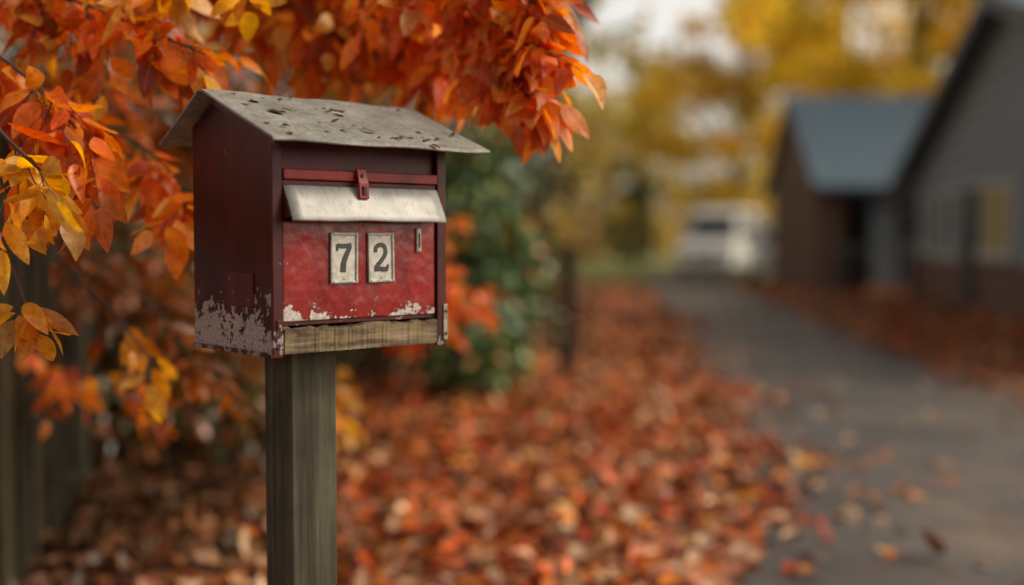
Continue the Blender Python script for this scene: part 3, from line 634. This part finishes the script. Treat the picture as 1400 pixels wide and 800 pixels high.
box('front_pier',(.221,.002,0),(.62,.22,2.40),M_brick,OB); box('front_wall',(1.35,.25,0),(WW-.221,.40,2.40),M_siding,OB)
for xx in(.85,1.75): box('porch_post',(xx,-.42,.05),(xx+.12,-.30,2.30),M_darktrim,OB)
box('front_beam',(.0,-.05,2.41),(WW,.2,2.55),M_darktrim,OB); box('floor_slab',(.1,-.6,0),(WW,DD,.05),M_road,OB)
window(1.9,2.5,1.0,2.0,1,OB,.25)
for pr in([(-.5,2.30),(2.2,4.62),(2.2,4.74),(-.52,2.42)],[(2.201,4.62),(4.8,2.38),(4.82,2.5),(2.201,4.74)]): prism_x('roof_slope',pr,-.2,WW+.4,M_slate,OB)
for xx in(0,WW-.2): prism_x('gable_wall',[(0.001,2.451),(DD,2.451),(2.2,4.5)],xx,xx+.2,M_brick,OB)
cyl('gutter',(-.2,-.56,2.30),(WW+.4,-.56,2.30),.06,M_darktrim,OB,10)
M_bin=simple('bin_plastic',(.02,.022,.025),.5); BN=empty('wheelie_bin',(7.5,25.1,0))
v=[(-.22,-.26,.08),(.22,-.26,.08),(.22,.22,.08),(-.22,.22,.08),(-.28,-.34,.95),(.28,-.34,.95),(.28,.32,.95),(-.28,.32,.95)]
mesh_obj('bin_body',v,[(0,3,2,1),(4,5,6,7),(0,1,5,4),(1,2,6,5),(2,3,7,6),(3,0,4,7)],M_bin,BN,bevel=.02)
prism_x('bin_lid',[(-.38,.955),(.36,.955),(.36,1.0),(.0,1.06),(-.36,.99)],-.30,.30,M_bin,BN,bevel=.01)
for s_ in(-.27,.22): cyl('bin_wheel',(s_,.27,.1),(s_+.05,.27,.1),.1,M_digit,BN)
cyl('bin_handle',(-.2,.38,.97),(.2,.38,.97),.015,M_bin,BN)

# ---------------------------------------------------------------- vehicles (front = local -y)
M_vpaint,nt,bs,_=newmat('white_vehicle_paint'); bs.inputs['Base Color'].default_value=(.85,.85,.83,1); bs.inputs['Roughness'].default_value=.3; bs.inputs['Coat Weight'].default_value=.5
M_tyre=simple('tyre',(.02,.02,.02),.8); M_lamp=simple('headlamp',(.5,.5,.5),.2,.3); M_tail=simple('tail_lamp',(.4,.02,.02),.3)
def vehicle(name,loc,rot,Lg,Wd,low,top,gpro,wy,wr=.33):
    e=empty(name,loc,rot); hw=Wd/2
    def loft(nm,prof,w0,w1,zr,mat,bev):
        n=len(prof)
        V=[]
        for sx_ in(-1,1):
            for (y,z) in prof:
                t=(z-zr[0])/(zr[1]-zr[0]); V.append((sx_*(w0+(w1-w0)*max(0,min(1,t))),y,z))
        F=[tuple(range(n-1,-1,-1)) ,tuple(range(n,2*n))]+[(i,(i+1)%n,n+(i+1)%n,n+i) for i in range(n)]
        return mesh_obj(nm,V,F,mat,e,bevel=bev,seg=3)
    loft('body',low,hw,hw-.04,(.3,top),M_vpaint,.06)
    gz0=min(p[1] for p in gpro); gz1=max(p[1] for p in gpro)
    loft('cabin',gpro,hw-.05,hw-.2,(gz0,gz1),M_vpaint,.06)
    (ya,za),(yb,zb)=gpro[0],gpro[1]
    d=Vector((0,yb-ya,zb-za)); nrm_=Vector((0,-(zb-za),(yb-ya))).normalized()*.015
    if nrm_.y>0: nrm_=-nrm_
    a=Vector((0,ya,za))+d*.1+nrm_; b=Vector((0,ya,za))+d*.9+nrm_; w0=hw-.05-.15*.1-.1; w1=hw-.05-.15*.9-.1
    mesh_obj('windscreen',[(-w0,a.y,a.z),(w0,a.y,a.z),(w1,b.y,b.z),(-w1,b.y,b.z)],[(0,1,2,3)],M_glass,e)
    yr=gpro[-1][0]; nwin=3; y_s=ya+.35; seg_=(yr-.2-y_s)/nwin
    for sgn in(-1,1):
        for k in range(nwin):
            y0=y_s+k*seg_+.05; y1=y_s+(k+1)*seg_-.03; z0=gz0+.06; z1=gz1-.14
            f_=lambda z:(hw-.05-.15*(z-gz0)/(gz1-gz0)+.012)*sgn
            sh=.0 if k else (yb-ya)*.75
            mesh_obj('side_window',[(f_(z0),y0,z0),(f_(z0),y1,z0),(f_(z1),y1-(0 if k<nwin-1 else .12),z1),(f_(z1),y0+max(0,sh-.2),z1)],[(0,1,2,3)],M_glass,e)
        cyl('mirror_arm',(sgn*(hw-.06),ya+.35,gz0+.1),(sgn*(hw+.12),ya+.32,gz0+.12),.02,M_digit,e,8)
        box('mirror',(sgn*(hw+.16)-.09,ya+.27,gz0+.04),(sgn*(hw+.16)+.09,ya+.37,gz0+.22),M_digit,e,.03)
        box('headlamp',(sgn*(hw-.28)-.16,-Lg/2-.012,.62),(sgn*(hw-.28)+.16,-Lg/2+.08,.80),M_lamp,e,.03)
        box('tail_lamp',(sgn*(hw-.14)-.07,Lg/2-.05,.8),(sgn*(hw-.14)+.07,Lg/2+.012,1.15),M_tail,e,.02)
        for y in wy:
            cyl('tyre',(sgn*(hw-.2),y,wr),(sgn*(hw+.015),y,wr),wr,M_tyre,e,28,.03); cyl('hub',(sgn*(hw),y,wr),(sgn*(hw+.025),y,wr),wr*.6,M_lamp,e,16)
    box('grille',(-.42,-Lg/2-.010,.62),(.42,-Lg/2+.05,.78),M_digit,e,.02); box('bumper',(-hw+.03,-Lg/2-.06,.34),(hw-.03,-Lg/2+.12,.55),M_vpaint,e,.05)
    box('registration_plate',(-.26,-Lg/2-.075,.42),(.26,-Lg/2-.062,.53),M_white,e)
    box('rear_bumper',(-hw+.03,Lg/2-.12,.34),(hw-.03,Lg/2+.06,.55),M_bin,e,.05)
vehicle('white_van',(7.35,39.5,0),math.radians(-25),4.9,1.95,
  [(-2.45,.3),(-2.45,.85),(-2.25,1.0),(-1.75,1.22),(2.42,1.22),(2.45,.3)],1.22,
  [(-1.75,1.20),(-1.15,2.05),(-.7,2.28),(2.25,2.28),(2.40,2.0),(2.42,1.20)],(-1.55,1.5))
vehicle('parked_car',(7.75,32.6,0),math.radians(-8),4.4,1.8,
  [(-2.2,.28),(-2.2,.72),(-2.0,.88),(-.95,.98),(2.1,1.0),(2.2,.85),(2.2,.28)],1.0,
  [(-1.0,.96),(-.25,1.55),(.1,1.64),(1.5,1.62),(2.05,.98)],(-1.35,1.35))

# ---------------------------------------------------------------- sky and sun
w=bpy.data.worlds.new('World'); S.world=w; w.use_nodes=True; nt=w.node_tree; bg=nt.nodes['Background']
sky=nt.nodes.new('ShaderNodeTexSky'); sky.sky_type='NISHITA'; sky.sun_disc=False
el=math.radians(40); az=math.radians(88)
sky.sun_elevation=el; sky.sun_rotation=az; sky.dust_density=6; sky.air_density=1.0; sky.ozone_density=1
hs=nt.nodes.new('ShaderNodeHueSaturation'); hs.inputs['Saturation'].default_value=.25; nt.links.new(sky.outputs[0],hs.inputs['Color'])
tc=nt.nodes.new('ShaderNodeTexCoord'); sp=nt.nodes.new('ShaderNodeSeparateXYZ'); nt.links.new(tc.outputs['Generated'],sp.inputs[0])
hz=ramp(nt,sp.outputs['Z'],[(0,(1,.95,.86)),(.25,(.82,.77,.69)),(.55,(.30,.285,.26)),(1,(.23,.222,.205))])
wm=nt.nodes.new('ShaderNodeMix'); wm.data_type='RGBA'; wm.blend_type='MULTIPLY'; wm.inputs[0].default_value=1
nt.links.new(hs.outputs[0],wm.inputs[6]); nt.links.new(hz.outputs[0],wm.inputs[7])
sc_=nt.nodes.new('ShaderNodeVectorMath'); sc_.operation='SCALE'; sc_.inputs['Scale'].default_value=2.6; nt.links.new(wm.outputs[2],sc_.inputs[0])
nt.links.new(sc_.outputs[0],bg.inputs[0]); bg.inputs[1].default_value=.14
sd=bpy.data.lights.new('sun','SUN'); sd.energy=2.0; sd.angle=math.radians(12); sd.color=(1,.86,.67)
so=bpy.data.objects.new('sun',sd); link(so)
dv=Vector((math.sin(az)*math.cos(el),math.cos(az)*math.cos(el),math.sin(el))); so.rotation_euler=dv.to_track_quat('Z','Y').to_euler()

# ---------------------------------------------------------------- camera
cd=bpy.data.cameras.new('camera'); cd.lens=40; cd.sensor_width=36; cd.clip_end=1500; cd.clip_start=.05
co=bpy.data.objects.new('camera',cd); link(co); co.location=(0,0,1.25); co.rotation_euler=(math.radians(90-2.76),0,0)
cd.dof.use_dof=True; cd.dof.focus_distance=2.0; cd.dof.aperture_fstop=.85; cd.dof.aperture_blades=0
S.camera=co
